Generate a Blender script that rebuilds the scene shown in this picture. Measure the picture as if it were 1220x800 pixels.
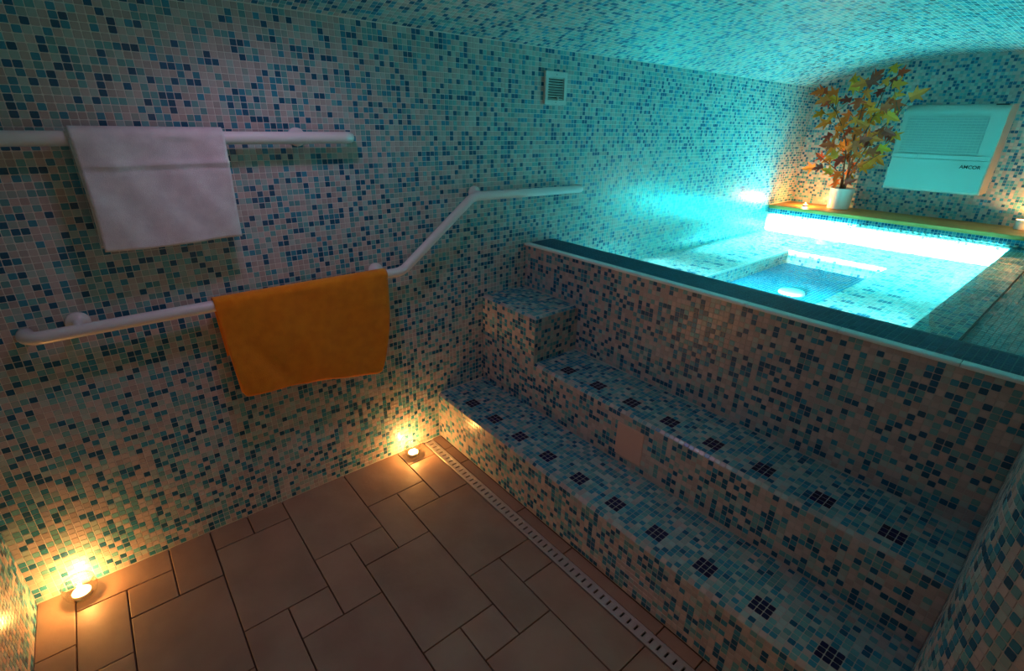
import bpy, bmesh, math, random
import numpy as np
from mathutils import Vector, Matrix

for o in list(bpy.data.objects):
    bpy.data.objects.remove(o)
SC = bpy.context.scene
COL = SC.collection
R = math.radians
rng = np.random.default_rng(7)
random.seed(7)

# ------------------------------------------------------------------ camera
FPX = 584.63
PITCH, ROLL, YAW = -0.40521, 0.01948, 0.87106
CAM = Vector((-1.2444, -2.1137, 1.6808))
F_ = Vector((math.cos(PITCH)*math.cos(YAW), math.cos(PITCH)*math.sin(YAW), math.sin(PITCH)))
r0 = Vector((math.sin(YAW), -math.cos(YAW), 0)); u0 = r0.cross(F_)
R_ = r0*math.cos(ROLL)+u0*math.sin(ROLL)
U_ = -r0*math.sin(ROLL)+u0*math.cos(ROLL)
cd = bpy.data.cameras.new('camera'); cam = bpy.data.objects.new('camera', cd); COL.objects.link(cam)
cam.matrix_world = Matrix(((R_.x, U_.x, -F_.x, CAM.x), (R_.y, U_.y, -F_.y, CAM.y), (R_.z, U_.z, -F_.z, CAM.z), (0, 0, 0, 1)))
cd.sensor_fit = 'HORIZONTAL'; cd.sensor_width = 36.0; cd.lens = FPX/1220*36; cd.clip_start = 0.02
SC.camera = cam

# ------------------------------------------------------------------ world, exposure, lights
w = bpy.data.worlds.new('world'); SC.world = w; w.use_nodes = True
w.node_tree.nodes['Background'].inputs[0].default_value = (0.5, 0.5, 0.6, 1)
w.node_tree.nodes['Background'].inputs[1].default_value = 0.0
SC.view_settings.view_transform = 'Standard'; SC.view_settings.look = 'None'
SC.view_settings.exposure = 0.0; SC.view_settings.gamma = 1.0
SC.view_settings.use_curve_mapping = False

def light(name, kind, loc, energy, color, aim=None, **kw):
    d = bpy.data.lights.new(name, kind); d.energy = energy; d.color = color
    for k, v in kw.items(): setattr(d, k, v)
    o = bpy.data.objects.new(name, d); COL.objects.link(o); o.location = loc
    if aim is not None:
        o.rotation_euler = (Vector(aim)-Vector(loc)).to_track_quat('-Z', 'Y').to_euler()
    return o
# dim pinkish ceiling lamp over the dressing area
light('ceiling_lamp_light', 'SPOT', (-0.80, -0.60, 2.175), 12.5, (0.84, 0.56, 0.95), (-0.45, -0.50, 0.3),
      spot_size=R(150), spot_blend=1.0, shadow_soft_size=0.08)
# weak warm fill added unseen in the entrance bay to yellow the shadows
light('entrance_fill_light', 'POINT', (-0.62, -2.88, 1.20), 4.2, (1.0, 0.50, 0.22), shadow_soft_size=0.12)
# underwater strip light below the coping, shining along the pool
light('pool_light', 'AREA', (0.865, -0.87, 0.872), 300, (0.15, 0.80, 0.80), (3.9, -0.87, 0.842),
      shape='RECTANGLE', size=1.65, size_y=0.03, spread=R(5))
light('pool_light', 'AREA', (0.865, -0.87, 0.90), 28, (0.24, 0.80, 0.80), (2.25, -0.87, 0.64),
      shape='RECTANGLE', size=1.65, size_y=0.05, spread=R(19))  # weaker, wider fill added at the same strip to brighten bench and well

# added underwater far strip in place of bounced light on walls and ceiling
light('pool_light', 'AREA', (3.632, -0.87, 0.90), 50, (0.006, 0.76, 0.80), (2.632, -0.87, 1.32),
      shape='RECTANGLE', size=1.55, size_y=0.03, spread=R(175))

# ------------------------------------------------------------------ dimensions (metres)
XL, H1, D1, H2, D2, HP, XC = -1.767, 0.28, 0.314, 0.544, 0.626, 1.057, 0.843
HB, HW, XE, W = 0.799, 2.05, 4.18, 2.157
WB = 20*W/98
XS, ZS, ZW = 3.705, 1.03, 0.955
ZB, ZF = 0.79, 0.69                      # bench and well floor
YR1, YR2 = -1.73, -1.89                  # right rim
WX0, WX1, WY0, WY1 = 1.20, 2.985, -1.215, -0.54
SAG = 0.194; RV = ((W/2)**2+SAG**2)/(2*SAG); ZV = HW+SAG-RV
P = W/98                                 # mosaic pitch
RC, XA = 0.30, 0.10                      # rounded corner of the right wall
YN = -3.0

# ------------------------------------------------------------------ helpers
def tag(o, label=None, cat=None, group=None, kind=None):
    if label: o['label'] = label
    if cat: o['category'] = cat
    if group: o['group'] = group
    if kind: o['kind'] = kind
    return o
def link(name, data, parent=None):
    o = bpy.data.objects.new(name, data); COL.objects.link(o)
    if parent is not None: o.parent = parent
    return o
def empty(name, loc=(0, 0, 0)):
    o = bpy.data.objects.new(name, None); COL.objects.link(o); o.location = loc; o.empty_display_size = .05
    return o
def wl(parent):
    """world -> local offset for a parent with translation only"""
    v = Vector((0, 0, 0)); q = parent
    while q is not None: v += q.location; q = q.parent
    return v
def mesh(name, verts, faces, mat, parent=None, smooth=False, world=True):
    """verts are in world coordinates; they are moved into the parent's space"""
    me = bpy.data.meshes.new(name)
    off = wl(parent) if (parent is not None and world) else Vector((0, 0, 0))
    me.from_pydata([(v[0]-off.x, v[1]-off.y, v[2]-off.z) for v in verts], [], faces); me.update()
    if mat: me.materials.append(mat)
    if smooth: me.polygons.foreach_set('use_smooth', [True]*len(me.polygons))
    return link(name, me, parent)
def bm_obj(name, bm, mat, parent=None, smooth=False):
    off = wl(parent) if parent is not None else Vector((0, 0, 0))
    bmesh.ops.translate(bm, verts=bm.verts, vec=-off)
    bmesh.ops.recalc_face_normals(bm, faces=bm.faces)
    me = bpy.data.meshes.new(name); bm.to_mesh(me); bm.free()
    if mat: me.materials.append(mat)
    if smooth: me.polygons.foreach_set('use_smooth', [True]*len(me.polygons))
    return link(name, me, parent)
def add_box(bm, a, b, bev=0.0, seg=2):
    t = bmesh.new()
    bmesh.ops.create_cube(t, size=1)
    c = [(a[i]+b[i])/2 for i in range(3)]; s = [abs(b[i]-a[i]) for i in range(3)]
    for v in t.verts: v.co = Vector([c[i]+v.co[i]*s[i] for i in range(3)])
    if bev > 0: bmesh.ops.bevel(t, geom=t.edges[:], offset=bev, segments=seg, affect='EDGES', profile=.5)
    m = bpy.data.meshes.new('tmp'); t.to_mesh(m); t.free(); bm.from_mesh(m); bpy.data.meshes.remove(m)
def box(name, a, b, mat, parent=None, bev=0.0, seg=2, smooth=False):
    bm = bmesh.new(); add_box(bm, a, b, bev, seg)
    return bm_obj(name, bm, mat, parent, smooth)
def add_lathe(bm, c, prof, n=32, close=False):
    rings = []
    for r, z in prof:
        if r < 1e-6: rings.append([bm.verts.new((c[0], c[1], c[2]+z))])
        else: rings.append([bm.verts.new((c[0]+r*math.cos(2*math.pi*k/n), c[1]+r*math.sin(2*math.pi*k/n), c[2]+z)) for k in range(n)])
    for A, B in zip(rings, rings[1:]):
        for k in range(n):
            q = [A[k % len(A)], A[(k+1) % len(A)], B[(k+1) % len(B)], B[k % len(B)]]
            u = []
            for v in q:
                if v not in u: u.append(v)
            if len(u) > 2: bm.faces.new(u)
def lathe(name, c, prof, mat, parent=None, n=32):
    bm = bmesh.new(); add_lathe(bm, c, prof, n); return bm_obj(name, bm, mat, parent, True)
def add_tube(bm, pts, rad, n=16, caps=True):
    pts = [Vector(p) for p in pts]
    rad = rad if hasattr(rad, '__len__') else [rad]*len(pts)
    T = [(pts[min(i+1, len(pts)-1)]-pts[max(i-1, 0)]).normalized() for i in range(len(pts))]
    a = T[0].orthogonal().normalized(); rings = []
    for i, p in enumerate(pts):
        a = (a-T[i]*a.dot(T[i])).normalized(); b = T[i].cross(a)
        rings.append([bm.verts.new(p+(a*math.cos(2*math.pi*k/n)+b*math.sin(2*math.pi*k/n))*rad[i]) for k in range(n)])
    for A, B in zip(rings, rings[1:]):
        for k in range(n): bm.faces.new((A[k], A[(k+1) % n], B[(k+1) % n], B[k]))
    if caps:
        bm.faces.new(rings[0][::-1]); bm.faces.new(rings[-1])
def round_path(pts, rad, seg=8):
    """polyline with filleted corners; rad per inner corner"""
    pts = [Vector(p) for p in pts]; out = [pts[0]]
    for i in range(1, len(pts)-1):
        p, a, b = pts[i], (pts[i-1]-pts[i]).normalized(), (pts[i+1]-pts[i]).normalized()
        ang = a.angle(b); t = rad[i-1]/math.tan(ang/2)
        s, e = p+a*t, p+b*t
        c = p+(a+b).normalized()*(rad[i-1]/math.sin(ang/2))
        v0, v1 = s-c, e-c
        for k in range(seg+1):
            out.append(c+v0.normalized().slerp(v1.normalized(), k/seg)*rad[i-1])
    out.append(pts[-1]); return out

# ------------------------------------------------------------------ materials
def mat(name, color=(.8, .8, .8), rough=.5, metal=0.0, spec=.5, emit=None, estr=0.0, coat=0.0, sss=0.0):
    m = bpy.data.materials.new(name); m.use_nodes = True
    b = m.node_tree.nodes['Principled BSDF']
    b.inputs['Base Color'].default_value = (*color, 1); b.inputs['Roughness'].default_value = rough
    b.inputs['Metallic'].default_value = metal; b.inputs['Specular IOR Level'].default_value = spec
    b.inputs['Coat Weight'].default_value = coat
    if emit:
        b.inputs['Emission Color'].default_value = (*emit, 1); b.inputs['Emission Strength'].default_value = estr
    return m
def noise_color(m, c1, c2, scale=8, detail=6, stretch=(1, 1, 1), bump=0.0, bscale=None, lo=.35, hi=.65):
    nt = m.node_tree; N = nt.nodes; b = N['Principled BSDF']
    tc = N.new('ShaderNodeTexCoord'); mp = N.new('ShaderNodeMapping'); mp.inputs['Scale'].default_value = stretch
    nz = N.new('ShaderNodeTexNoise'); nz.inputs['Scale'].default_value = scale; nz.inputs['Detail'].default_value = detail
    cr = N.new('ShaderNodeValToRGB'); cr.color_ramp.elements[0].position = lo; cr.color_ramp.elements[1].position = hi
    cr.color_ramp.elements[0].color = (*c1, 1); cr.color_ramp.elements[1].color = (*c2, 1)
    nt.links.new(tc.outputs['Object'], mp.inputs[0]); nt.links.new(mp.outputs[0], nz.inputs['Vector'])
    nt.links.new(nz.outputs[0], cr.inputs[0]); nt.links.new(cr.outputs[0], b.inputs['Base Color'])
    if bump > 0:
        n2 = N.new('ShaderNodeTexNoise'); n2.inputs['Scale'].default_value = bscale or scale*4; n2.inputs['Detail'].default_value = 4
        bp = N.new('ShaderNodeBump'); bp.inputs['Strength'].default_value = bump; bp.inputs['Distance'].default_value = .004
        nt.links.new(mp.outputs[0], n2.inputs['Vector']); nt.links.new(n2.outputs[0], bp.inputs['Height'])
        nt.links.new(bp.outputs[0], b.inputs['Normal'])
    return m
def clear_mat(name, tint, ior=1.33, rough=.02, bump=0.0, bscale=6):
    """thin clear layer: transparent with Fresnel reflection"""
    m = bpy.data.materials.new(name); m.use_nodes = True; nt = m.node_tree; N = nt.nodes
    for n in list(N): N.remove(n)
    out = N.new('ShaderNodeOutputMaterial'); mx = N.new('ShaderNodeMixShader')
    tr = N.new('ShaderNodeBsdfTransparent'); tr.inputs[0].default_value = (*tint, 1)
    gl = N.new('ShaderNodeBsdfGlossy'); gl.inputs['Roughness'].default_value = rough
    fr = N.new('ShaderNodeFresnel'); fr.inputs[0].default_value = ior
    ge = N.new('ShaderNodeNewGeometry'); mr = N.new('ShaderNodeMapRange')      # same reflectance from both sides
    mr.inputs['To Min'].default_value = ior; mr.inputs['To Max'].default_value = 1/ior
    nt.links.new(ge.outputs['Backfacing'], mr.inputs['Value']); nt.links.new(mr.outputs[0], fr.inputs[0])
    nt.links.new(fr.outputs[0], mx.inputs[0]); nt.links.new(tr.outputs[0], mx.inputs[1]); nt.links.new(gl.outputs[0], mx.inputs[2])
    nt.links.new(mx.outputs[0], out.inputs[0])
    if bump > 0:
        tc = N.new('ShaderNodeTexCoord'); nz = N.new('ShaderNodeTexNoise'); nz.inputs['Scale'].default_value = bscale; nz.inputs['Detail'].default_value = 2
        bp = N.new('ShaderNodeBump'); bp.inputs['Strength'].default_value = bump; bp.inputs['Distance'].default_value = .01
        nt.links.new(tc.outputs['Object'], nz.inputs['Vector']); nt.links.new(nz.outputs[0], bp.inputs['Height'])
        nt.links.new(bp.outputs[0], gl.inputs['Normal'])
    return m
M = {}
def mosaic_material():
    m = mat('glass_mosaic', rough=.27, spec=.5); nt = m.node_tree
    a = nt.nodes.new('ShaderNodeAttribute'); a.attribute_name = 'tint'
    nt.links.new(a.outputs['Color'], nt.nodes['Principled BSDF'].inputs['Base Color'])
    return m
M['mosaic'] = mosaic_material()
M['matt_mosaic'] = mosaic_material(); M['matt_mosaic'].name = 'satin_mosaic'
M['matt_mosaic'].node_tree.nodes['Principled BSDF'].inputs['Roughness'].default_value = .5
M['matt_mosaic'].node_tree.nodes['Principled BSDF'].inputs['Specular IOR Level'].default_value = .25
M['wet_mosaic'] = mosaic_material(); M['wet_mosaic'].name = 'underwater_mosaic'      # glass under water hardly reflects
M['wet_mosaic'].node_tree.nodes['Principled BSDF'].inputs['Roughness'].default_value = .5
M['wet_mosaic'].node_tree.nodes['Principled BSDF'].inputs['Specular IOR Level'].default_value = .05
M['wet_grout'] = mat('underwater_grout', (.72, .70, .65), .9, spec=.05)
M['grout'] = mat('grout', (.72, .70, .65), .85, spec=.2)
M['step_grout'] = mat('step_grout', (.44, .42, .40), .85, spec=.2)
M['plaster'] = mat('plain_plaster', (.5, .46, .42), .8)
M['joint'] = mat('floor_joint', (.10, .055, .035), .9)
M['stone'] = [noise_color(mat('floor_stone', rough=.5, spec=.35), c1, c2, 5, 8, bump=.5, bscale=14) for c1, c2 in
              (((.31, .195, .14), (.38, .245, .175)), ((.34, .21, .15), (.40, .255, .183)), ((.30, .183, .128), (.365, .238, .17)))]
M['rail'] = mat('white_nylon_rail', (.78, .74, .72), .28)
M['steel'] = mat('brushed_steel', (.62, .55, .52), .38, metal=.6)
M['dark'] = mat('dark_void', (.015, .013, .012), .8)
M['white_plastic'] = mat('white_plastic', (.75, .76, .74), .35)
M['unit_plastic'] = mat('unit_plastic', (.37, .38, .34), .35)
M['grey_plastic'] = mat('grey_plastic', (.30, .33, .32), .5)
M['coping_trim'] = mat('glazed_trim', (.74, .78, .75), .3)
M['panel'] = mat('plain_panel', (.62, .42, .36), .45)
M['wood'] = noise_color(mat('shelf_wood', rough=.42), (.46, .19, .04), (.62, .29, .065), 3, 6, (1, 14, 14) if False else (12, 1.2, 12), bump=.15)
M['pot'] = mat('white_ceramic', (.80, .76, .70), .35)
M['soil'] = noise_color(mat('soil', rough=.95), (.03, .02, .012), (.08, .05, .03), 60)
M['coping_grout'] = mat('coping_grout', (.06, .16, .19), .7)
M['stem'] = noise_color(mat('brown_stem', rough=.8), (.09, .035, .02), (.16, .07, .03), 40)
M['wax'] = mat('wax', (.85, .80, .70), .5)
M['alu'] = mat('aluminium_cup', (.8, .8, .8), .3, metal=1)
M['wick'] = mat('wick', (.02, .02, .02), .9)
M['flame'] = mat('flame', (1, .6, .2), 1, emit=(1.0, .62, .22), estr=60)
M['glass'] = clear_mat('clear_glass', (.97, .96, .93), 1.45, .02)
M['water'] = clear_mat('pool_water_surface', (.70, .97, .97), 1.33, .015, bump=.12, bscale=5)
M['joint_dark'] = mat('dark_joint', (.02, .03, .03), .6)

# ------------------------------------------------------------------ mosaic
PAL = {  # 0 white, 1 pale grey green, 2 aqua, 3 blue, 4 deep blue, 5 navy accent, 6 pool blue
    0: (.48, .42, .40), 1: (.36, .47, .45), 2: (.14, .38, .40), 3: (.04, .26, .37), 4: (.014, .115, .215), 5: (.010, .010, .060), 6: (.004, .20, .34), 7: (.012, .06, .115)}
W_WALL = (.35, .21, .18, .12, .14)
W_RISER = (.44, .12, .13, .11, .20)
W_TREAD = (.08, .25, .33, .28, .06)
def pick(n, weights):
    return rng.choice(5, size=n, p=np.array(weights)/sum(weights))
def proj_np(C):
    d = C-np.array(CAM); z = d@np.array(F_); z = np.where(z < .05, .05, z)
    return 610+FPX*(d@np.array(R_))/z, 400-FPX*(d@np.array(U_))/z, (d@np.array(F_)) > .1
_tile_cache = {}
def tile_mesh(idx, lev, hu, hv, mt='mosaic'):
    k = (mt, idx, lev, round(hu, 4), round(hv, 4))
    if k in _tile_cache: return _tile_cache[k]
    bm = bmesh.new(); c = .0022; b = .0006; t = .0010
    def ring(du, dv, z, cc):
        return [bm.verts.new(p) for p in ((-du+cc, -dv, z), (du-cc, -dv, z), (du, -dv+cc, z), (du, dv-cc, z), (du-cc, dv, z), (-du+cc, dv, z), (-du, dv-cc, z), (-du, -dv+cc, z))]
    r1 = ring(hu, hv, 0, c); r2 = ring(hu-b, hv-b, t, c*.8)
    for q in range(8): bm.faces.new((r1[q], r1[(q+1) % 8], r2[(q+1) % 8], r2[q]))
    bm.faces.new(r2)
    me = bpy.data.meshes.new('mosaic_tile'); bm.to_mesh(me); bm.free(); me.materials.append(M[mt])
    col = np.array(PAL[idx])*(.88+.12*lev)
    at = me.attributes.new('tint', 'FLOAT_COLOR', 'POINT')
    at.data.foreach_set('color', np.tile(np.append(col, 1), len(me.vertices)).astype(np.float32))
    _tile_cache[k] = me; return me
def mosaic(parent, C, U, V, N, idx, hu=.0099, hv=.0099, singles=300, hide=None, mt='mosaic'):
    """C centres (n,3), U/V/N unit vectors (n,3) or (3,). the largest in view become objects, the rest one part"""
    C = np.asarray(C, float); n = len(C)
    U, V, N = [np.broadcast_to(np.asarray(a, float), (n, 3)) for a in (U, V, N)]
    lev = rng.integers(0, 3, n)
    px, py, front = proj_np(C)
    a1, b1, _ = proj_np(C+U*P/2); a2, b2, _ = proj_np(C-U*P/2); a3, b3, _ = proj_np(C+V*P/2); a4, b4, _ = proj_np(C-V*P/2)
    area = np.abs((a1-a2)*(b3-b4)-(a3-a4)*(b1-b2))
    facing = np.einsum('ij,ij->i', np.array(CAM)-C, N) > 0
    ok = front & (px > 4) & (px < 1216) & (py > 4) & (py < 796) & facing
    if hide is not None: ok &= ~hide(px, py)
    area = np.where(ok, area, 0)
    order = np.argsort(-area)[:singles]
    order = order[area[order] > 30]
    single = np.zeros(n, bool); single[order] = True
    off = wl(parent)
    for i in order:
        o = bpy.data.objects.new('mosaic_tile', tile_mesh(int(idx[i]), int(lev[i]), hu, hv, mt)); COL.objects.link(o); o.parent = parent
        c = C[i]-np.array(off)
        o.matrix_local = Matrix(((U[i][0], V[i][0], N[i][0], c[0]), (U[i][1], V[i][1], N[i][1], c[1]), (U[i][2], V[i][2], N[i][2], c[2]), (0, 0, 0, 1)))
    k = ~single; C, U, V, N, ix, lv = C[k], U[k], V[k], N[k], np.asarray(idx)[k], lev[k]; n = len(C)
    if n == 0: return
    b = .0005
    sg = [(-1, -1), (1, -1), (1, 1), (-1, 1)]
    vs = np.empty((n, 8, 3))
    for q, (su, sv) in enumerate(sg):
        vs[:, q] = C+U*su*hu+V*sv*hv
        vs[:, q+4] = C+U*su*(hu-b)+V*sv*(hv-b)+N*(.0010+rng.uniform(-.0001, .0001, n))[:, None]
    vs -= np.array(off)
    fq = np.array([[4, 5, 6, 7], [0, 1, 5, 4], [1, 2, 6, 5], [2, 3, 7, 6], [3, 0, 4, 7]])
    flip = np.einsum('ij,ij->i', np.cross(U, V), N) < 0
    fa = fq[None]+(np.arange(n)*8)[:, None, None]
    fa[flip] = fa[flip][:, :, ::-1]
    me = bpy.data.meshes.new('mosaic_tiles')
    me.vertices.add(n*8); me.vertices.foreach_set('co', vs.ravel().astype(np.float32))
    me.loops.add(n*20); me.loops.foreach_set('vertex_index', fa.ravel().astype(np.int32))
    me.polygons.add(n*5); me.polygons.foreach_set('loop_start', (np.arange(n*5)*4).astype(np.int32))
    me.polygons.foreach_set('use_smooth', np.zeros(n*5, bool)); me.update(calc_edges=True)
    pal = np.array([PAL[q] for q in range(8)])
    col = pal[ix]*(.88+.12*lv)[:, None]
    col = np.concatenate([col, np.ones((n, 1))], 1)
    at = me.attributes.new('tint', 'FLOAT_COLOR', 'POINT')
    at.data.foreach_set('color', np.repeat(col, 8, axis=0).ravel().astype(np.float32))
    me.materials.append(M[mt])
    o = link('mosaic_tiles', me, parent); o['kind'] = 'stuff'
def grid(o, U, V, nu, nv, mask=None):
    """tile centres over a plane: o is the corner, returns centres and (i, j)"""
    i, j = np.meshgrid(np.arange(nu), np.arange(nv), indexing='ij'); i = i.ravel(); j = j.ravel()
    C = np.array(o)+np.outer((i+.5)*P, U)+np.outer((j+.5)*P, V)
    if mask is not None:
        k = mask(C); C, i, j = C[k], i[k], j[k]
    return C, i, j
X, Y, Z = np.eye(3)
def nt_(l): return int(math.floor(l/P+.06))

# ------------------------------------------------------------------ structure
st = lambda o: tag(o, kind='structure')
wall_left = st(box('wall_left', (XL-.1, 0, -.05), (XE+.1, .12, HW+.25), M['grout']))
def towel_px(px, py):
    a = (px > 86+(py-156)*.27) & (px < 270+(py-156)*.14) & (py > 156) & (py < 298)
    b = (px > 258+(py-358)*.3) & (px < 460) & (py > 325) & (py < 470)
    return a | b
C, i, j = grid((XL, 0, 0), X, Z, nt_(XE-XL), nt_(HW),
               lambda C: ~((C[:, 0] < XC) & (C[:, 0] > D2) & (C[:, 2] < HP)) & ~((C[:, 0] >= XC) & (C[:, 2] < ZB-.1)) &
               ~((C[:, 0] > 0) & (C[:, 0] < D1) & (C[:, 2] < H1)) & ~((C[:, 0] > D1) & (C[:, 0] < D2) & (C[:, 2] < HB)) & ~((C[:, 0] > XS) & (C[:, 2] < ZS)))
mosaic(wall_left, C, X, Z, -Y, pick(len(C), W_WALL), hide=towel_px)

wall_front = st(box('wall_front', (XL-.12, YN, -.05), (XL, 0, HW+.25), M['grout']))
C, i, j = grid((XL, 0, 0), -Y, Z, nt_(1.7), nt_(HW)); mosaic(wall_front, C, Y, Z, X, pick(len(C), W_WALL))

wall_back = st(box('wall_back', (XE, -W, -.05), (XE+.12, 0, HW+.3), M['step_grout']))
C, i, j = grid((XE, 0, ZS), -Y, Z, nt_(W), nt_(1.22), lambda C: (C[:, 2]+.008 < ZV+np.sqrt(RV**2-(C[:, 1]+W/2)**2)))
mosaic(wall_back, C, Y, Z, -X, pick(len(C), (.28, .20, .19, .15, .18)))

def right_outline():
    pts = [(XE+.1, -W)] + [(XA-RC*math.sin(t), -W-RC*(1-math.cos(t))) for t in np.linspace(0, math.pi/2, 17)] + [(XA-RC, YN)]
    return pts
def wall_right_mesh():
    pts = right_outline(); back = [(XA, YN), (XA, YN), (XE+.1, YN)]
    ring = pts+[(XE+.1, YN)]; n = len(ring)
    vs = [(x, y, -.05) for x, y in ring]+[(x, y, HW+.02) for x, y in ring]
    fs = [[q, (q+1) % n, n+(q+1) % n, n+q] for q in range(n)]+[list(range(n))[::-1], list(range(n, 2*n))]
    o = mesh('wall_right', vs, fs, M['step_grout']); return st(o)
wall_right = wall_right_mesh()
def right_tiles():
    arc = RC*math.pi/2; L0 = XE-XA; Ltot = L0+arc+.45
    s = (np.arange(nt_(Ltot))+.5)*P
    cx = np.where(s < L0, XE-s, np.where(s < L0+arc, XA-RC*np.sin((s-L0)/RC), XA-RC))
    th = np.clip((s-L0)/RC, 0, math.pi/2)
    cy = np.where(s < L0, -W, np.where(s < L0+arc, -W-RC*(1-np.cos(th)), -W-RC-(s-L0-arc)))
    nrm = np.stack([-np.sin(th), np.cos(th), np.zeros_like(th)], 1)
    tu = np.stack([-np.cos(th), -np.sin(th), np.zeros_like(th)], 1)
    nz = nt_(HW); ii, jj = np.meshgrid(np.arange(len(s)), np.arange(nz), indexing='ij'); ii = ii.ravel(); jj = jj.ravel()
    C = np.stack([cx[ii], cy[ii], (jj+.5)*P], 1)
    x = C[:, 0]; z = C[:, 2]
    k = ~((x > D2) & (z < ZW-.02)) & ~((x > D1) & (x < D2) & (z < H2)) & ~((x > 0) & (x < D1) & (z < H1))
    mosaic(wall_right, C[k], tu[ii][k], Z, nrm[ii][k], pick(int(k.sum()), W_WALL))
right_tiles()
wall_near = st(box('wall_near', (XL-.1, YN-.1, -.05), (XA, YN, HW+.25), M['plaster']))

def ceiling_mesh():
    ys = np.linspace(0, -W, 41); n = len(ys)
    zs = ZV+np.sqrt(RV**2-(ys+W/2)**2)
    vs = []; fs = []
    for x in (XL-.05, XE+.05):
        vs += [(x, y, z) for y, z in zip(ys, zs)]
        vs += [(x, y, z+.12) for y, z in zip(ys, zs)]
    for q in range(n-1):
        fs += [[q, q+1, 2*n+q+1, 2*n+q], [n+q, 3*n+q, 3*n+q+1, n+q+1]]
    fs += [[0, 2*n, 3*n, n], [n-1, 2*n-1, 4*n-1, 3*n-1]]
    b = len(vs)          # flat soffit over the entrance bay
    vs += [(XL-.05, -W, HW), (XA, -W, HW), (XA, YN-.05, HW), (XL-.05, YN-.05, HW)]; vs += [(x, y, z+.1) for x, y, z in vs[b:b+4]]
    fs += [[b, b+1, b+2, b+3], [b+7, b+6, b+5, b+4], [b, b+4, b+5, b+1], [b+1, b+5, b+6, b+2], [b+2, b+6, b+7, b+3], [b+3, b+7, b+4, b]]
    return st(mesh('ceiling', vs, fs, M['grout']))
ceiling = ceiling_mesh()
def ceiling_tiles():
    half = math.asin((W/2)/RV); n = int(2*half*RV/P)
    th = half-(np.arange(n)+.5)*P/RV
    y = -W/2+RV*np.sin(th); z = ZV+RV*np.cos(th)
    nx = nt_(XE-XL); ii, jj = np.meshgrid(np.arange(nx), np.arange(n), indexing='ij'); ii = ii.ravel(); jj = jj.ravel()
    C = np.stack([XL+(ii+.5)*P, y[jj], z[jj]], 1)
    N = np.stack([0*th, -np.sin(th), -np.cos(th)], 1)[jj]; V = np.stack([0*th, np.cos(th), -np.sin(th)], 1)[jj]
    mosaic(ceiling, C, X, V, N, pick(len(C), W_WALL), singles=300)
ceiling_tiles()

# floor: stone tiles in a random-length bond over a dark joint bed
floor = st(box('floor', (XL-.1, YN-.1, -.06), (.02, .05, -.012), M['joint']))
GX, GY = .1525, .156; OX, OY = -1.503, .02
def gx(i): return OX+i*GX if i < 9 else -.1185+(i-9)*GX
def floor_piece(a, b, c, d):
    """grid cells a..b by c..d clipped to the room and cut at the drain channel"""
    x0, x1, y0, y1 = gx(a), gx(b), OY-d*GY, OY-c*GY
    for lo, hi in ((XL, -.1185), (-.0585, -.001)):
        xa, xb, ya, yb = max(x0, lo), min(x1, hi), max(y0, YN), min(y1, -.001)
        if xb-xa < .012 or yb-ya < .012: continue
        g = .0022; z = random.uniform(-.0012, .0004)
        o = box('floor_tile', (xa+g, ya+g, -.013), (xb-g, yb-g, z), random.choice(M['stone']), floor, .0022, 2)
for m_ in range(-8, 14):
    for n_ in range(-14, 16):
        a, b = 2+3*m_-2*n_, 1+3*m_+n_
        if a < -4 or a > 12 or b < -5 or b > 21: continue
        floor_piece(a, a+2, b, b+3); floor_piece(a, a+1, b-1, b); floor_piece(a+1, a+2, b-2, b)

# ------------------------------------------------------------------ drain channel
dr = empty('floor_drain', (-.0885, -1.0, 0))
tag(dr, 'long narrow slotted metal drain grate in the floor along the lowest step', 'drain')
bm = bmesh.new(); add_box(bm, (-.117, -2.5, -.011), (-.060, -.02, -.0105)); bm_obj('channel', bm, M['dark'], dr)
bm = bmesh.new()
add_box(bm, (-.1165, -2.5, -.010), (-.1015, -.02, .0015), .0008, 1); add_box(bm, (-.0755, -2.5, -.010), (-.0605, -.02, .0015), .0008, 1)
bm_obj('side_rail', bm, M['steel'], dr)
bar = bmesh.new(); add_box(bar, (-.1020, -.0125, -.008), (-.0750, .0125, .0010), .0006, 1)
bmesh.ops.translate(bar, verts=bar.verts, vec=(.0885, 0, 0))
bme = bpy.data.meshes.new('grate_bar'); bar.to_mesh(bme); bar.free(); bme.materials.append(M['steel'])
for k in range(76):
    o = link('grate_bar', bme, dr); o.location = (0, 1.0-.036-k*.0324, 0)

# ------------------------------------------------------------------ steps
steps = empty('tiled_steps', (.3, -1.1, 0))
tag(steps, 'two long mosaic tiled steps with a raised corner block leading up to the pool', 'steps')
CH = .012
def step_body(name, a, b, ch_edges):
    bm = bmesh.new(); add_box(bm, a, b)
    bm.edges.ensure_lookup_table()
    es = [e for e in bm.edges if ch_edges((e.verts[0].co+e.verts[1].co)/2)]
    bmesh.ops.bevel(bm, geom=es, offset=CH, segments=1, affect='EDGES')
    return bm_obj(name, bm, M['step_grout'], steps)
low = step_body('lower_step', (0, -W+.003, 0), (D2-.003, -.003, H1), lambda c: abs(c.x) < 1e-4 and abs(c.z-H1) < 1e-4)
upp = step_body('upper_step', (D1, -W+.003, H1), (D2-.003, -WB, H2), lambda c: abs(c.x-D1) < 1e-4 and abs(c.z-H2) < 1e-4)
blk = step_body('corner_block', (D1, -WB, H1), (D2-.003, -.003, HB), lambda c: (abs(c.x-D1) < 1e-4 or abs(c.y+WB) < 1e-4) and abs(c.z-HB) < 1e-4)
def accents(C, idx, xc, pitch_y, y0):
    ks = np.arange(20)
    for k in ks:
        yc = y0-.1985*k
        # snap onto the tile lattice
        s = (np.abs(C[:, 0]-xc) < 1.5*P) & (np.abs(C[:, 1]-yc) < 1.5*P)
        idx[s] = 5
    return idx
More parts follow.
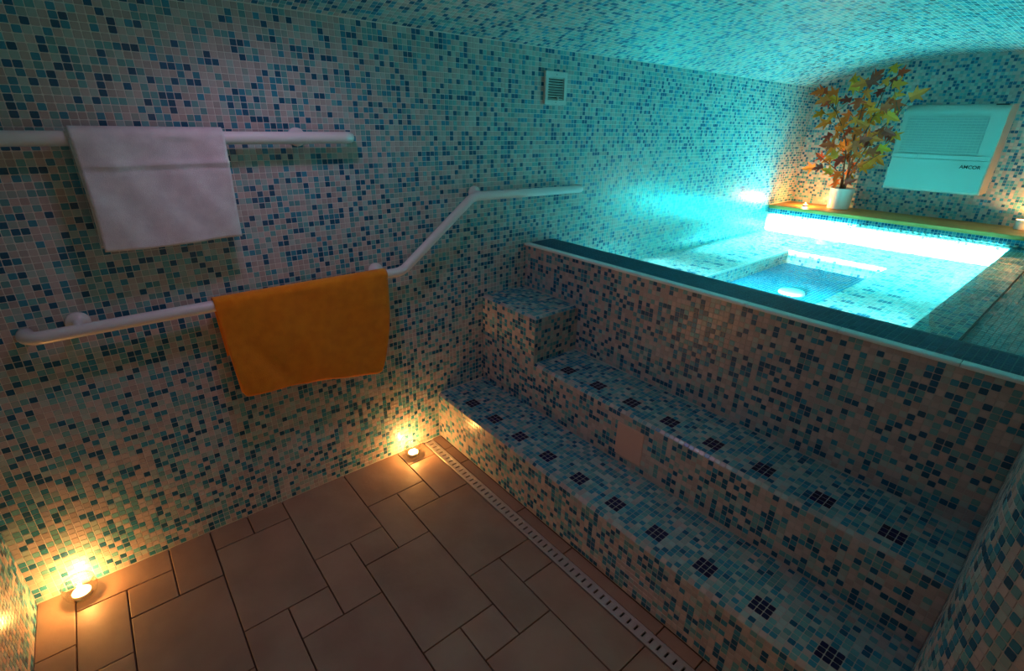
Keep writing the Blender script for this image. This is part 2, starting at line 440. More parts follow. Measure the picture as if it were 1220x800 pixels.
def step_tiles(part, x0, x1, z0, z1, ya, yb, acc_x, acc_y0, tread_mask=None):
    parts_C, parts_N, parts_V, parts_i = [], [], [], []
    n = nt_(abs(yb-ya))
    # riser
    m = int((z1-CH-z0)/P+.3); C, i, j = grid((x0, ya, z1-CH-m*P), -Y, Z, n, m)
    k = C[:, 2] > z0-.004; C = C[k]
    parts_C.append(C); parts_N.append(np.tile(-X, (len(C), 1))); parts_V.append(np.tile(Z, (len(C), 1))); parts_i.append(pick(len(C), W_RISER))
    # tread
    m = int((x1-x0-CH)/P+.3); C, i, j = grid((x0+CH, ya, z1), -Y, X, n, m)
    ix = pick(len(C), W_TREAD)
    if acc_x: ix = accents(C, ix, acc_x, 0, acc_y0)
    if tread_mask is not None: k = tread_mask(C); C, ix = C[k], ix[k]
    parts_C.append(C); parts_N.append(np.tile(Z, (len(C), 1))); parts_V.append(np.tile(X, (len(C), 1))); parts_i.append(ix)
    return parts_C, parts_N, parts_V, parts_i
def nose_tiles(part, x0, z1, ya, yb):
    n = nt_(abs(yb-ya)); y = ya-(np.arange(n)+.5)*P
    C = np.stack([np.full(n, x0+CH/2), y, np.full(n, z1-CH/2)], 1)
    s = math.sqrt(.5)
    mosaic(part, C, -Y, (s, 0, s), (-s, 0, s), pick(n, (.35, .25, .2, .15, .05)), hv=.0074, singles=60)
pc, pn, pv, pi = step_tiles(low, 0, D2, 0, H1, 0, -W, .0882-.0005, -.2125, lambda C: C[:, 0] < D1)
pi[0][:] = pi[0]
mosaic(low, np.concatenate(pc), -Y, np.concatenate(pv), np.concatenate(pn), np.concatenate(pi), singles=240)
nose_tiles(low, 0, H1, 0, -W)
pc, pn, pv, pi = step_tiles(upp, D1, D2, H1, H2, -WB, -W, D1+.0882-.0005, -.2125-.1985*2)
k = ~((pc[0][:, 1] < -1.003) & (pc[0][:, 1] > -1.149) & (pc[0][:, 2] > .318) & (pc[0][:, 2] < .489))
pc[0], pn[0], pv[0], pi[0] = pc[0][k], pn[0][k], pv[0][k], pi[0][k]
mosaic(upp, np.concatenate(pc), -Y, np.concatenate(pv), np.concatenate(pn), np.concatenate(pi), singles=240)
nose_tiles(upp, D1, H2, -WB, -W)
pc, pn, pv, pi = step_tiles(blk, D1, D2, H1, HB, 0, -WB, None, 0, lambda C: C[:, 1] > -WB+.012)
C, i, j = grid((D1+.002, -WB, H2), X, Z, nt_(D2-D1), nt_(HB-CH-H2))
pc.append(C); pn.append(np.tile(-Y, (len(C), 1))); pv.append(np.tile(Z, (len(C), 1))); pi.append(pick(len(C), W_WALL))
C_ = np.concatenate(pc); N_ = np.concatenate(pn)
U_b = np.where(np.abs(N_[:, 1:2]) > .5, X, -Y)
mosaic(blk, C_, U_b, np.concatenate(pv), N_, np.concatenate(pi), singles=60)
nose_tiles(blk, D1, HB, 0, -WB+.012)
s_ = math.sqrt(.5); nb = nt_(D2-D1-CH)
mosaic(blk, np.stack([D1+CH+(np.arange(nb)+.5)*P, np.full(nb, -WB+CH/2), np.full(nb, HB-CH/2)], 1), X, (0, s_, s_), (0, -s_, s_), pick(nb, W_TREAD), hv=.0074, singles=0)
pan = box('access_panel', (D1-.005, -1.146, .322), (D1+.01, -1.006, .486), M['panel'], upp, .0015, 1)
tag(pan, 'plain square pinkish access panel set in the riser')

# ------------------------------------------------------------------ pool
pool = empty('plunge_pool', (2.0, -1.0, 0))
tag(pool, 'raised mosaic plunge pool lit bright cyan from below the water', 'pool')
fw = box('front_wall', (D2, -W+.003, 0), (XC, -.003, HP-.004), M['step_grout'], pool)
C, i, j = grid((D2, 0, HP-.0125-P*24), -Y, Z, nt_(W), 24, lambda C: ~((C[:, 1] > -WB) & (C[:, 2] < HB-.003)) & (C[:, 2] > H2+.004))
mosaic(fw, C, -Y, Z, -X, pick(len(C), (.42, .13, .14, .13, .18)))
# coping: dark blue tiles and a pale quarter-round trim in pieces
cop = box('coping', (D2+.02, -W+.003, HP-.006), (XC, -.003, HP-.0015), M['coping_grout'], pool)
C, i, j = grid((D2+.024, 0, HP-.0015), -Y, X, nt_(W), nt_(XC-D2-.024)); mosaic(cop, C, -Y, X, Z, np.full(len(C), 7), singles=300, mt='matt_mosaic')
tp = [(D2+.024, HP-.012), (D2-.012, HP-.012)]+[(D2-.012+.007*(1-math.cos(t)), HP-.007+.007*math.sin(t)) for t in np.linspace(0, math.pi/2, 6)]+[(D2+.024, HP+.0005)]
yk = 0.0
while yk > -W+.01:
    y1 = max(yk-.3276, -W+.0005); n = len(tp)
    vs = [(x, yk-.0012, z) for x, z in tp]+[(x, y1+.0012, z) for x, z in tp]
    fs = [[q, (q+1) % n, n+(q+1) % n, n+q] for q in range(n)]+[list(range(n))[::-1], list(range(n, 2*n))]
    mesh('coping_trim', vs, fs, M['coping_trim'], pool); yk = y1
# basin
bas = bmesh.new()
def hplane(bm, x0, x1, y0, y1, z): bm.faces.new([bm.verts.new(p) for p in ((x0, y0, z), (x1, y0, z), (x1, y1, z), (x0, y1, z))])
for a in ((XC, WX0, YR1, -.003), (WX1, XS, YR1, -.003), (WX0, WX1, YR1, WY0), (WX0, WX1, WY1, -.003)): add_box(bas, (a[0], a[2], ZF-.08), (a[1], a[3], ZB))
bench = bm_obj('bench', bas, M['wet_grout'], pool)
C, i, j = grid((XC, 0, ZB), X, -Y, nt_(XS-XC), nt_(-YR1),
               lambda C: ~((C[:, 0] > WX0-.004) & (C[:, 0] < WX1+.004) & (C[:, 1] > WY0-.004) & (C[:, 1] < WY1+.004)))
ix = pick(len(C), (.56, .24, .12, .06, .02))
nx = np.floor((C[:, 0]-XC)/P).astype(int); ny = np.floor(-C[:, 1]/P).astype(int)
ring = (C[:, 0] > .9) & (C[:, 0] < WX1+.50) & (C[:, 1] < -.30) & (C[:, 1] > -1.52)
# two rows of navy blocks on each side of the well
def band(v, c): return np.abs(v-c) < P*1.01
def band3(v, c): return np.abs(v-c) < P*1.5
for yc in (WY0-.105, WY0-.225): ix[ring & band3(C[:, 1], yc) & (nx % 8 < 2)] = 4
for yc in (WY1+.10, WY1+.215): ix[ring & band3(C[:, 1], yc) & (nx % 8 < 2)] = 4
for xc in (WX1+.255, WX1+.43): ix[ring & band(C[:, 0], xc) & (ny % 8 < 3) & (C[:, 1] < WY1+.02) & (C[:, 1] > WY0-.05)] = 4
mosaic(bench, C, X, -Y, Z, ix, singles=0, mt='wet_mosaic')
well = box('well', (WX0-.01, WY0-.01, ZF-.07), (WX1+.01, WY1+.01, ZF), M['wet_grout'], pool)
C, i, j = grid((WX0, WY1, ZF), X, -Y, nt_(WX1-WX0), nt_(WY1-WY0)); mosaic(well, C, X, -Y, Z, np.full(len(C), 6), singles=0, mt='wet_mosaic')
nz = int((ZB-ZF)/P+.4)
def wallrow(part, o, U, n, N, wts, nz, V=Z):
    C, i, j = grid(o, U, V, n, nz); mosaic(part, C, U, V, N, pick(n*nz, wts), singles=0, mt='wet_mosaic')
wp = (.6, .2, .12, .06, .02)
wallrow(well, (WX1, WY1, ZF), -Y, nt_(WY1-WY0), -X, wp, nz)
wallrow(well, (WX0, WY1, ZF), X, nt_(WX1-WX0), -Y, wp, nz)
wallrow(well, (WX0, WY0, ZF), X, nt_(WX1-WX0), Y, wp, nz)
dc = lathe('drain_cover', (2.17, -.92, ZF), [(0, .020), (.060, .020), (.074, .016), (.080, .006), (.080, 0)], M['white_plastic'], pool, 40)
tag(dc, 'round white drain cover on the blue well floor')
# far wall under the shelf, right rim, overflow channel
fa = box('far_wall', (XS, -W+.003, ZB-.2), (XE-.003, -.003, ZS-.031), M['wet_grout'], pool)
C, i, j = grid((XS, 0, ZS-.031-P*10), -Y, Z, nt_(W), 10)
top = C[:, 2] > ZW+.004
ix = np.where(top, pick(len(C), (0, 0, .10, .45, .45)), pick(len(C), (.6, .22, .12, .06, .0)))
mosaic(fa, C, -Y, Z, -X, ix, singles=0, mt='wet_mosaic')
rim = box('overflow_rim', (XC, YR2, ZF-.05), (XS, YR1, ZW-.012), M['grout'], pool)
C, i, j = grid((XC, YR1, ZW-.012), X, -Y, nt_(XS-XC), nt_(YR1-YR2)); mosaic(rim, C, X, -Y, Z, pick(len(C), W_WALL), singles=120)
C, i, j = grid((XC, YR1, ZB), X, Z, nt_(XS-XC), 6); mosaic(rim, C, X, Z, Y, pick(len(C), wp), singles=0)
ch = box('overflow_channel', (XC, -W+.003, ZF-.05), (XS, YR2, ZW-.03), M['coping_grout'], pool)
C, i, j = grid((XC, YR2, ZW-.03), X, -Y, nt_(XS-XC), nt_(YR2+W)); mosaic(ch, C, X, -Y, Z, np.full(len(C), 2), singles=0)
box('rim_edge', (XC+.001, YR2-.004, ZW-.014), (XS-.001, YR2+.002, ZW+.002), M['joint_dark'], pool)
bar = bmesh.new(); add_box(bar, (-.028, -.010, -.005), (.028, .010, .005), .002, 1)
gme = bpy.data.meshes.new('overflow_grate_bar'); bar.to_mesh(gme); bar.free(); gme.materials.append(M['unit_plastic'])
box('overflow_grate_tray', (XS-.060, -W+.006, ZW-.016), (XS-.003, -.765, ZW-.003), M['joint_dark'], pool)
off = wl(pool)
for k in range(34):
    y = -.78-k*.0405
    o = link('overflow_grate_bar', gme, pool); o.location = Vector((XS-.032, y, ZW+.007))-off
# water
nxw, nyw = 120, 80
vs = []; fs = []
for a in range(nxw+1):
    for b in range(nyw+1):
        x = XC+.002+(XS-XC-.004)*a/nxw; y = -.002-(W-.004)*b/nyw
        z = ZW+.0006*math.sin(x*23+y*9)+.0005*math.sin(x*11-y*31+1.3)+.0004*math.sin(y*47+x*5)
        vs.append((x, y, z))
for a in range(nxw):
    for b in range(nyw):
        q = a*(nyw+1)+b; fs.append((q, q+1, q+nyw+2, q+nyw+1))
wat = mesh('pool_water', vs, fs, M['water'], None, True)
tag(wat, 'clear rippled water filling the glowing plunge pool', 'water', kind='stuff')

# ------------------------------------------------------------------ wooden shelf
sh = box('wooden_shelf', (XS-.012, -W+.002, ZS-.030), (XE-.003, -.003, ZS), M['wood'], None, .004, 2)
tag(sh, 'long honey brown wooden shelf behind the pool under the wall unit', 'shelf')

# ------------------------------------------------------------------ rails
RR = .0215
def bracket(root, x, z, top):
    """wall disc and an arm that meets the rail from behind"""
    br = lathe_y('bracket', (x, 0, z), root); return br
def lathe_y(name, c, root):
    bm = bmesh.new()
    add_lathe(bm, (0, 0, 0), [(0, 0), (.030, 0), (.034, .003), (.034, .010), (.030, .014), (.014, .018), (.013, .05), (.012, .07), (0, .07)], 24)
    bmesh.ops.rotate(bm, verts=bm.verts, cent=(0, 0, 0), matrix=Matrix.Rotation(R(90), 3, 'X'))
    bmesh.ops.translate(bm, verts=bm.verts, vec=c)
    return bm_obj(name, bm, M['rail'], root, True)
def rail(name, pts, rad, brackets, label):
    root = empty(name, (pts[0][0], 0, pts[0][2]))
    tag(root, label, 'handrail', 'white handrails on the mosaic wall')
    bm = bmesh.new(); add_tube(bm, round_path(pts, rad, 8), RR, 20); bm_obj('tube', bm, M['rail'], root, True)
    for x, z in brackets: lathe_y('bracket', (x, -.002, z), root)
    return root
yr = -.070
rail('wall_handrail', [(-1.72, -.002, 1.62), (-1.72, yr, 1.62), (-.382, yr, 1.623), (-.382, -.002, 1.623)], [.045, .045],
     [(-1.05, 1.622), (-.58, 1.624)], 'straight white tubular handrail holding the white towel on the mosaic wall')
rail('wall_handrail', [(-1.515, -.002, 1.034), (-1.515, yr, 1.034), (-.205, yr, 1.040), (.205, yr, 1.352), (.992, yr, 1.343), (.992, -.002, 1.343)], [.045, .10, .10, .03],
     [(-1.38, 1.046), (-.31, 1.050), (.258, 1.362)], 'bent white tubular handrail rising beside the steps with the orange towel')

# ------------------------------------------------------------------ towels
def cloth_mat(name, c1, c2):
    m = mat(name, rough=.95, spec=.1); noise_color(m, c1, c2, 25, 5, bump=.6, bscale=420)
    m.node_tree.nodes['Principled BSDF'].inputs['Sheen Weight'].default_value = .3
    return m
M['white_towel'] = cloth_mat('white_terry', (.70, .62, .62), (.80, .72, .71))
M['orange_towel'] = cloth_mat('orange_terry', (.88, .24, .008), (.98, .30, .012))
def towel(name, mat_, zc, xs, front, back, thick, wob, label):
    """xs(s, side) -> x range ; front/back(s) -> hem z at fraction s across"""
    root = empty(name, ((xs(0)[0]+xs(0)[1])/2, yr, zc)); tag(root, label, 'towel', 'towels on the handrails')
    def layer(nm, r, fdrop, bdrop, dx, amp):
        nu = 48; prof_n = 14; nf = 40; nbk = 24
        rows_o = []
        for q in range(nu+1):
            s = q/nu; row = []
            # profile as (y, z, t, side)
            zf, zb = fdrop(s), bdrop(s)
            pr = []
            for k in range(nbk): t = 1-k/nbk; pr.append((yr+r, zc-(zc-zb)*t, t, 1))
            for k in range(prof_n+1): a = math.pi*k/prof_n; pr.append((yr+r*math.cos(a), zc+r*math.sin(a), 0, 0))
            for k in range(1, nf+1): t = k/nf; pr.append((yr-r, zc-(zc-zf)*t, t, -1))
            for y, z, t, sd in pr:
                x0, x1 = xs(t if sd <= 0 else t*.5)
                x = x0+dx+(x1-x0-(.5*abs(dx)))*s
                if sd == -1: y += wob(s, t)*amp-.004*t
                elif sd == 1: y = min(y+.004*t, -.020)
                row.append(Vector((x, y, z)))
            rows_o.append(row)
        m = len(rows_o[0]); vs = []; fs = []
        for row in rows_o: vs += row
        N = []
        for q in range(nu+1):
            for k in range(m):
                du = rows_o[min(q+1, nu)][k]-rows_o[max(q-1, 0)][k]; dv = rows_o[q][min(k+1, m-1)]-rows_o[q][max(k-1, 0)]
                n = du.cross(dv); N.append(n.normalized() if n.length > 0 else Vector((0, -1, 0)))
        sgn = 1 if N[(nu//2)*m+m-5].y < 0 else -1
        inner = [v-nn*sgn*thick for v, nn in zip(vs, N)]
        tot = len(vs); allv = vs+inner
        for q in range(nu):
            for k in range(m-1):
                a = q*m+k; fs.append((a, a+1, a+m+1, a+m)); fs.append((tot+a, tot+a+m, tot+a+m+1, tot+a+1))
        for q in range(nu):
            for k in (0, m-1):
                a = q*m+k; fs.append((a, a+m, tot+a+m, tot+a))
        for k in range(m-1):
            for q in (0, nu):
                a = q*m+k; fs.append((a, a+1, tot+a+1, tot+a))
        bm = bmesh.new(); bv = [bm.verts.new(v) for v in allv]
        for f in fs: bm.faces.new([bv[q] for q in f])
        return bm_obj(nm, bm, mat_, root, True)
    return root, layer
rng2 = np.random.default_rng(3)
def wob_white(s, t):
    crease = -.006*math.exp(-((t-.235)/.03)**2)*(1 if s > .12 else s/.12) + .004*math.exp(-((t-.28)/.02)**2)
    return crease-.003*math.sin(7*s+3*t)-.002*math.sin(17*s-9*t)-.004*t*math.sin(3*s+1)
tw, lay = towel('white_towel', M['white_towel'], 1.623, lambda t: (-1.253+.004*math.sin(3*t), -.848-.006*t),
                None, None, .004, wob_white, 'folded white towel hung over the straight upper handrail')
lay('outer_layer', .0335, lambda s: 1.286-.004*math.sin(5*s), lambda s: 1.33, 0, 1)
lay('inner_fold', .0275, lambda s: 1.300, lambda s: 1.34, -.006, .7)
def wob_or(s, t):
    diag = math.exp(-((s-.12-.35*(t-.45))/.05)**2)*math.exp(-((t-.7)/.22)**2)
    dip = math.exp(-((s-.62+.2*t)/.03)**2)*max(0, t-.6)
    return .010*diag-.008*dip-.006*t*math.sin(5*s+2)-.003*math.sin(11*s-6*t)-.002*math.sin(23*s+4*t)
tw2, lay2 = towel('orange_towel', M['orange_towel'], 1.040, lambda t: (-.990+.022*t, -.293-.062*t**2.2),
                  None, None, .006, wob_or, 'orange terry towel draped over the lower bent handrail')
def hem_or(s):
    z = .648-.075*s+.010*math.sin(4*s)
    c = .03
    if s < .05: z += c*(1-math.sqrt(max(0, 1-((.05-s)/.05)**2)))
    if s > .93: z += 1.3*c*(1-math.sqrt(max(0, 1-((s-.93)/.07)**2)))
    return z
lay2('cloth', .030, hem_or, lambda s: .845-.03*(1-s), 0, 1)

M['vent_plastic'] = mat('vent_plastic', (.62, .62, .58), .35)
# ------------------------------------------------------------------ wall vent
ve = empty('air_vent', (.797, 0, 1.865)); tag(ve, 'small square white louvred air vent high on the mosaic wall', 'vent')
vx0, vx1, vz0, vz1 = .717, .877, 1.786, 1.944
bm = bmesh.new(); fwid = .022
for a in (((vx0, -.016, vz0), (vx1, -.0005, vz0+fwid)), ((vx0, -.016, vz1-fwid-.006), (vx1, -.0005, vz1)),
          ((vx0, -.016, vz0+fwid), (vx0+fwid, -.0005, vz1-fwid-.006)), ((vx1-fwid, -.016, vz0+fwid), (vx1, -.0005, vz1-fwid-.006))):
    add_box(bm, *a, .0015, 1)
bm_obj('frame', bm, M['vent_plastic'], ve)
box('backing', (vx0+fwid-.001, -.004, vz0+fwid-.001), (vx1-fwid+.001, -.0019, vz1-fwid-.005), M['dark'], ve)
sl = bmesh.new(); add_box(sl, (-.0575, -.0055, -.0011), (.0575, .0055, .0011)); bmesh.ops.rotate(sl, verts=sl.verts, cent=(0, 0, 0), matrix=Matrix.Rotation(R(35), 3, 'X'))
sme = bpy.data.meshes.new('slat'); sl.to_mesh(sme); sl.free(); sme.materials.append(M['vent_plastic'])
for k in range(9):
    o = link('slat', sme, ve); o.location = Vector((.797, -.0095, vz0+fwid+.006+k*.0124))-wl(ve)
for z in (vz0+.011, vz1-.014):
    bm = bmesh.new(); add_lathe(bm, (0, 0, 0), [(0, .0015), (.003, .0012), (.0035, 0)], 12)
    bmesh.ops.rotate(bm, verts=bm.verts, cent=(0, 0, 0), matrix=Matrix.Rotation(R(90), 3, 'X')); bmesh.ops.translate(bm, verts=bm.verts, vec=(.797, -.016, z))
    bm_obj('screw', bm, M['grey_plastic'], ve)
box('lever', (.806, -.021, vz0+fwid-.002), (.814, -.010, vz0+fwid+.014), M['vent_plastic'], ve, .001, 1)

# ------------------------------------------------------------------ wall unit
un = empty('wall_dehumidifier', (XE-.15, -1.115, 1.255)); tag(un, 'white boxy wall mounted dehumidifier with top grille above the wooden shelf', 'dehumidifier')
ux, uy0, uy1, uz0, uz1 = XE-.30, -1.425, -.812, 1.255, 1.895
def unit_body():
    prof = [(XE-.002, uz0), (ux+.012, uz0), (ux, uz0+.012), (ux, uz1-.075)]
    prof += [(ux+.055*(1-math.cos(t)), uz1-.075+.06*math.sin(t)) for t in np.linspace(.15, math.pi/2, 8)]
    prof += [(XE-.002, uz1)]
    n = len(prof); vs = [(x, uy0, z) for x, z in prof]+[(x, uy1, z) for x, z in prof]
    fs = [[q, (q+1) % n, n+(q+1) % n, n+q] for q in range(n)]+[list(range(n))[::-1], list(range(n, 2*n))]
    bm = bmesh.new(); bv = [bm.verts.new(v) for v in vs]
    for f in fs: bm.faces.new([bv[q] for q in f])
    return bm_obj('body', bm, M['unit_plastic'], un)
unit_body()
gr = box('grille', (ux-.003, -1.335, 1.535), (ux+.002, -.845, 1.795), M['grey_plastic'], un)
for k in range(14):
    z = 1.543+k*.0188
    box('grille_slat', (ux-.009, -1.333, z), (ux-.002, -.847, z+.009), M['unit_plastic'], gr, .001, 1)
bm = bmesh.new()
for k in range(19): add_box(bm, (ux-.0068, -1.325+k*.0262, 1.537), (ux-.0028, -1.321+k*.0262, 1.793))
bm_obj('grille_ribs', bm, M['unit_plastic'], gr)
box('trim_bar', (ux-.011, uy0+.003, 1.500), (ux-.0005, uy1-.003, 1.530), M['unit_plastic'], un, .003, 2)
box('latch', (ux-.013, -.985, 1.494), (ux-.010, -.978, 1.534), M['grey_plastic'], un)
box('lower_panel', (ux-.007, uy0+.004, uz0+.012), (ux-.0005, uy1-.004, 1.497), M['unit_plastic'], un, .003, 2)
box('control_display', (ux+.030, -1.405, uz1-.018), (ux+.052, -1.335, uz1-.010), M['dark'], un)
def lettering(txt, size, loc, mat_, parent, name='lettering'):
    cu = bpy.data.curves.new('txt', 'FONT'); cu.body = txt; cu.size = size; cu.extrude = .0006; cu.align_x = 'CENTER'; cu.offset = .0006
    t = bpy.data.objects.new('txt', cu); COL.objects.link(t)
    dg = bpy.context.evaluated_depsgraph_get(); me = bpy.data.meshes.new_from_object(t.evaluated_get(dg))
    bpy.data.objects.remove(t); me.materials.clear(); me.materials.append(mat_)
    o = link(name, me, parent)
    # text faces -X: its right is -Y, its up is Z
    off = Vector(loc)-wl(parent)
    o.matrix_local = Matrix(((0, 0, -1, off.x), (-1, 0, 0, off.y), (0, 1, 0, off.z), (0, 0, 0, 1)))
    return o
lettering('AMCOR', .034, (ux-.0082, -1.322, 1.440), M['dark'], un)

# ------------------------------------------------------------------ candles
def flame(c, root, h=.018):
    lathe('flame', c, [(0, 0), (.0022, .002), (.0036, .006), (.0032, .010), (.0016, h*.8), (0, h)], M['flame'], root, 12)
def tealight(loc, label, energy, r=.019, h=.016, col=(1.0, .44, .11)):
    root = empty('tealight_candle', loc); tag(root, label, 'candle', 'lit tealights')
    x, y, z = loc
    lathe('cup', (x, y, z), [(0, .0005), (r-.001, .0005), (r, .002), (r, h), (r-.0006, h), (r-.0006, .003), (0, .003)], M['alu'], root, 28)
    lathe('wax', (x, y, z), [(0, .0032), (r-.0008, .0032), (r-.0008, h-.003), (r-.003, h-.004), (0, h-.004)], M['wax'], root, 28)
    lathe('wick', (x, y, z), [(0, h-.005), (.0007, h-.005), (.0006, h+.004), (0, h+.004)], M['wick'], root, 8)
    flame((x, y, z+h+.0005), root)
    d = bpy.data.lights.new('candle_light', 'POINT'); d.energy = energy; d.color = col; d.shadow_soft_size = .008
    lo = bpy.data.objects.new('candle_light', d); COL.objects.link(lo); lo.parent = root; lo.location = (0, 0, h+.014)
    return root
def glass_holder(loc, r, h, label):
    x, y, z = loc
    th = .0022
    outer = [(0, .0), (r*.62, .0), (r*.72, .003), (r*.92, h*.30), (r, h*.55), (r*.97, h*.80), (r*.90, h)]
    inner = [(r*.90-th, h), (r*.97-th, h*.80), (r-th, h*.55), (r*.92-th, h*.30), (r*.70-th, .006), (0, .006)]
    o = lathe('glass_candle_holder', (0, 0, 0), outer+inner, M['glass'], None, 40); o.location = loc
    return tag(o, label, 'candle holder', 'glass candle holders on the floor')
CA, CB = (-1.632, -.066, .0012), (-.222, -.078, .0012)
glass_holder(CA, .054, .075, 'round clear glass candle holder on the floor in the left wall corner')
tealight((CA[0], CA[1], CA[2]+.0065), 'lit tealight inside the glass holder in the left wall corner', 6.5, .030, .018)
glass_holder(CB, .047, .075, 'round clear glass candle holder on the floor at the foot of the steps')
tealight((CB[0], CB[1], CB[2]+.0065), 'lit tealight inside the glass holder at the foot of the steps', 6, .027, .018)
tealight((3.90, -.245, ZS), 'lit tealight on the wooden shelf to the left of the plant pot', 11, .024)
cup = lathe('white_cup', (0, 0, 0), [(0, 0), (.030, 0), (.034, .003), (.036, .070), (.0335, .070), (.032, .006), (0, .005)], M['pot'], None, 32); cup.location = (4.05, -1.70, ZS)
tag(cup, 'small white cup holding a candle at the right end of the wooden shelf', 'cup')
tealight((4.05, -1.70, ZS+.0055), 'lit tealight inside the small white cup on the shelf', 7, .024, .034)
tealight((3.93, -1.95, ZS), 'lit tealight added out of view on the wooden shelf nearest the right wall', 4, .024)  # extra unseen candle, put in to warm this end of the shelf

# ------------------------------------------------------------------ plant
PX, PY = 4.0, -.485
pl = empty('potted_maple', (PX, PY, ZS)); tag(pl, 'artificial autumn maple plant in a white pot on the wooden shelf', 'plant')
pr = [(0, .001), (.082, .001), (.086, .004)]
for k in range(9): pr += [(.088+.0085*k/9, .012+k*.018), (.0868+.0085*k/9, .021+k*.018)]
pr += [(.099, .176), (.099, .182), (.093, .182), (.092, .150), (0, .150)]
lathe('pot', (PX, PY, ZS), pr, M['pot'], pl, 40)
lathe('soil', (PX, PY, ZS), [(0, .1505), (.0915, .1505), (.0915, .160), (.05, .166), (0, .164)], M['soil'], pl, 24)
LEAVES = [(3.974, -0.045, 2.021), (4.008, -0.109, 2.006), (4.023, -0.191, 1.995), (4.064, -0.208, 1.946), (4.007, -0.322, 1.932), (4.058, -0.165, 1.919), (3.808, -0.211, 1.926), (3.930, -0.279, 1.811), (4.064, -0.113, 1.824), (3.982, -0.206, 1.746), (4.052, -0.340, 2.099), (3.832, -0.469, 2.045), (3.931, -0.393, 2.024), (3.869, -0.514, 1.974), (3.952, -0.577, 1.984), (3.961, -0.527, 2.118), (3.804, -0.559, 2.061), (3.861, -0.627, 2.057), (3.878, -0.658, 2.154), (4.057, -0.669, 2.133), (4.014, -0.647, 2.053), (3.845, -0.740, 2.027), (4.023, -0.755, 1.949), (3.839, -0.880, 1.953), (3.973, -0.675, 1.915), (3.835, -0.701, 1.867), (3.800, -0.770, 1.873), (4.044, -0.630, 1.831), (3.859, -0.754, 1.796), (3.860, -0.468, 1.906), (4.075, -0.472, 1.900), (4.044, -0.457, 1.827), (3.881, -0.582, 1.844), (4.069, -0.343, 1.805), (3.951, -0.368, 1.756), (3.990, -0.440, 1.771), (3.857, -0.550, 1.739), (4.063, -0.541, 1.769), (3.993, -0.596, 1.794), (4.071, -0.316, 1.711), (4.050, -0.390, 1.683), (3.884, -0.514, 1.685), (3.901, -0.603, 1.651), (3.846, -0.656, 1.634), (3.841, -0.695, 1.679), (3.818, -0.605, 1.624), (3.884, -0.766, 1.681), (3.969, -0.823, 1.657), (3.801, -0.796, 1.639), (3.990, -0.258, 1.623), (3.895, -0.354, 1.635), (3.887, -0.317, 1.572), (4.029, -0.380, 1.569), (3.935, -0.485, 1.564), (3.888, -0.551, 1.604), (3.935, -0.592, 1.587), (3.997, -0.477, 1.620), (3.816, -0.766, 1.559), (4.073, -0.388, 1.574), (3.806, -0.550, 1.573), (4.010, -0.535, 1.589), (4.037, -0.222, 1.463), (3.805, -0.410, 1.497), (4.021, -0.300, 1.448), (3.903, -0.427, 1.444), (3.962, -0.184, 1.367), (3.803, -0.309, 1.381), (3.813, -0.392, 1.358), (3.851, -0.457, 1.322), (4.067, -0.506, 1.391), (3.855, -0.624, 1.429), (4.012, -0.642, 1.444), (4.060, -0.673, 1.469), (4.064, -0.705, 1.535), (3.896, -0.647, 1.521), (3.899, -0.556, 1.280), (3.947, -0.434, 1.247), (4.017, -0.501, 1.328), (3.830, -0.578, 1.501), (4.010, -0.612, 1.395), (4.023, -0.307, 1.532), (4.041, -0.430, 1.470)]
def leaf_mesh(name, mat_, seed):
    rr = random.Random(seed)
    out = [(0, 0)]
    lob = [(-125, .55), (-98, .26), (-62, .85), (-38, .36), (-22, .62), (0, 1.0), (22, .62), (38, .36), (62, .85), (98, .26), (125, .55)]
    pts = [(0, -.06)]
    for a, l in lob:
        l *= rr.uniform(.9, 1.1); pts.append((math.sin(R(a))*l*.56, math.cos(R(a))*l*.60+.15))
    vs = []
    fold = rr.uniform(.10, .28); curl = rr.uniform(-.25, .2)
    def up(x, y): return fold*abs(x)+curl*(y-.2)**2
    for dz in (0, -.02):
        vs += [(0, .18, up(0, .18)+dz)]+[(x, y, up(x, y)+dz) for x, y in pts]
    n = len(pts); fs = []
    for k in range(n):
        a, b = 1+k, 1+(k+1) % n
        fs.append((0, b, a)); fs.append((n+1, n+1+a, n+1+b)); fs.append((a, b, n+1+b, n+1+a))
    me = bpy.data.meshes.new(name); me.from_pydata(vs, [], fs); me.materials.append(mat_); me.update()
    return me
def leaf_mat(name, c1, c2):
    m = noise_color(mat(name, rough=.55), c1, c2, 2.2, 3, lo=.3, hi=.7); return m
LM = [leaf_mat('leaf_lime', (.68, .28, .006), (.78, .30, .006)), leaf_mat('leaf_yellow', (.86, .20, .006), (.92, .25, .008)), leaf_mat('leaf_orange', (.78, .11, .006), (.84, .17, .008)),
      leaf_mat('leaf_rust', (.55, .045, .008), (.68, .08, .010)), leaf_mat('leaf_maroon', (.26, .018, .01), (.40, .035, .012))]
LME = [[leaf_mesh('leaf', m_, 11*a+b) for b in range(3)] for a, m_ in enumerate(LM)]
lr = random.Random(5); tips = []
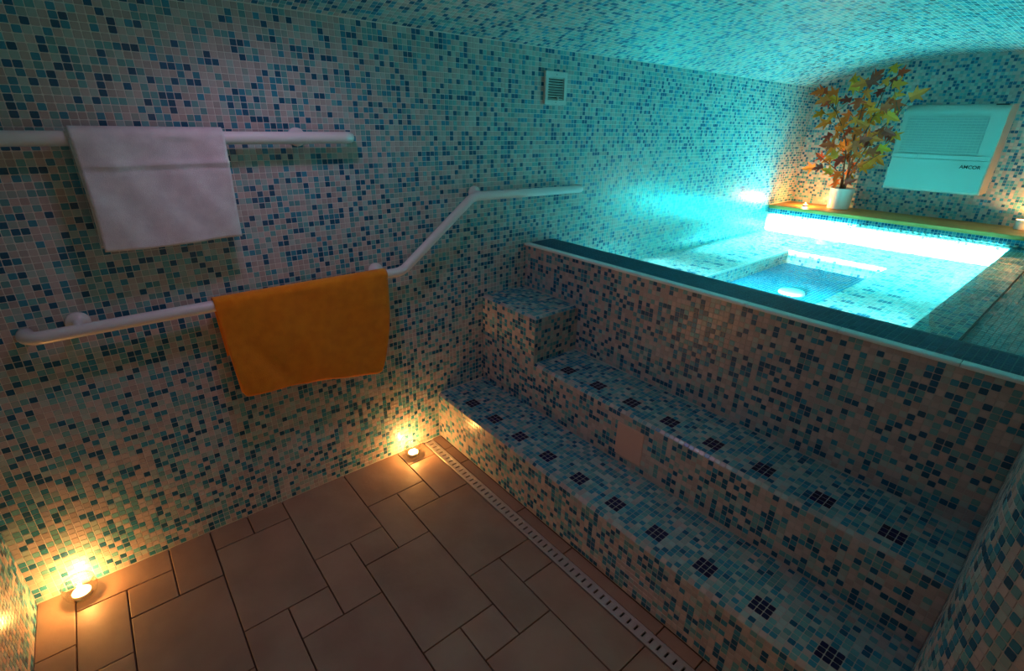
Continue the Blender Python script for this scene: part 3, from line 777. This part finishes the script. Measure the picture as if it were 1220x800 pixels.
for p in LEAVES:
    c = Vector(p)
    zc = ZV+math.sqrt(RV**2-(c.y+W/2)**2)
    if c.z > zc-.08: c = c+(Vector((-.9, 0, -.12)).normalized()*.01); c.z = min(c.z, zc-.07)
    if c.y > -.10: c.y = -.10
    if c.y < -.70: c.x = min(c.x, XE-.30-.10)
    t = min(1, max(0, (2.16-c.z)/.95))
    wts = (max(.02, .22-.22*t), .26+.08*t, .14+.30*t, .24, .14)
    ci = lr.choices(range(5), wts)[0]
    o = link('leaf', LME[ci][lr.randrange(3)], pl)
    s = lr.uniform(.12, .165)
    out = Vector((-.25+lr.uniform(-.2, .1), c.y-PY+lr.uniform(-.12, .12), lr.uniform(-.25, .25))).normalized()
    nrm = Vector((-1, lr.uniform(-.6, .6), lr.uniform(-.1, .9))).normalized()
    yv = (out-nrm*out.dot(nrm)).normalized(); xv = yv.cross(nrm)
    lc = c-Vector((PX, PY, ZS))-yv*s*.25
    o.matrix_local = Matrix(((xv.x*s, yv.x*s, nrm.x*s, lc.x), (xv.y*s, yv.y*s, nrm.y*s, lc.y), (xv.z*s, yv.z*s, nrm.z*s, lc.z), (0, 0, 0, 1)))
    tips.append(lc+Vector((PX, PY, ZS)))
# main stems fan out of the pot, each leaf hangs on a twig from the nearest stem
stems = []
base = Vector((PX, PY, ZS+.155))
for e in ((3.93, -.62, 2.02), (3.78, -.80, 1.83), (3.97, -.46, 1.98), (3.93, -.30, 1.84), (3.92, -.22, 1.50), (3.78, -.74, 1.52)):
    e = Vector(e); pts = []
    for k in range(13):
        t = k/12; p = base.lerp(e, t); up = Vector((PX+(.012*(len(stems)-2.5)), PY+.010*(len(stems)-2.5), base.z+(e.z-base.z)*t))
        p = up.lerp(p, t**.9); p += Vector((.01*math.sin(9*t+len(stems)), .012*math.sin(7*t+2*len(stems)), 0)); pts.append(p)
    bm = bmesh.new(); add_tube(bm, pts, [.009-.006*k/12 for k in range(13)], 8); bm_obj('stem', bm, M['stem'], pl, True); stems.append(pts)
for t in tips:
    bm = bmesh.new()
    best = min((p for s in stems for p in s[2:]), key=lambda p: (p-t).length+max(0, p.z-t.z+.04)*2)
    mid = (best+t)/2+Vector((0, 0, -.015)); add_tube(bm, [best, mid, t], [.0028, .002, .0014], 5)
    bm_obj('twig', bm, M['stem'], pl, True)
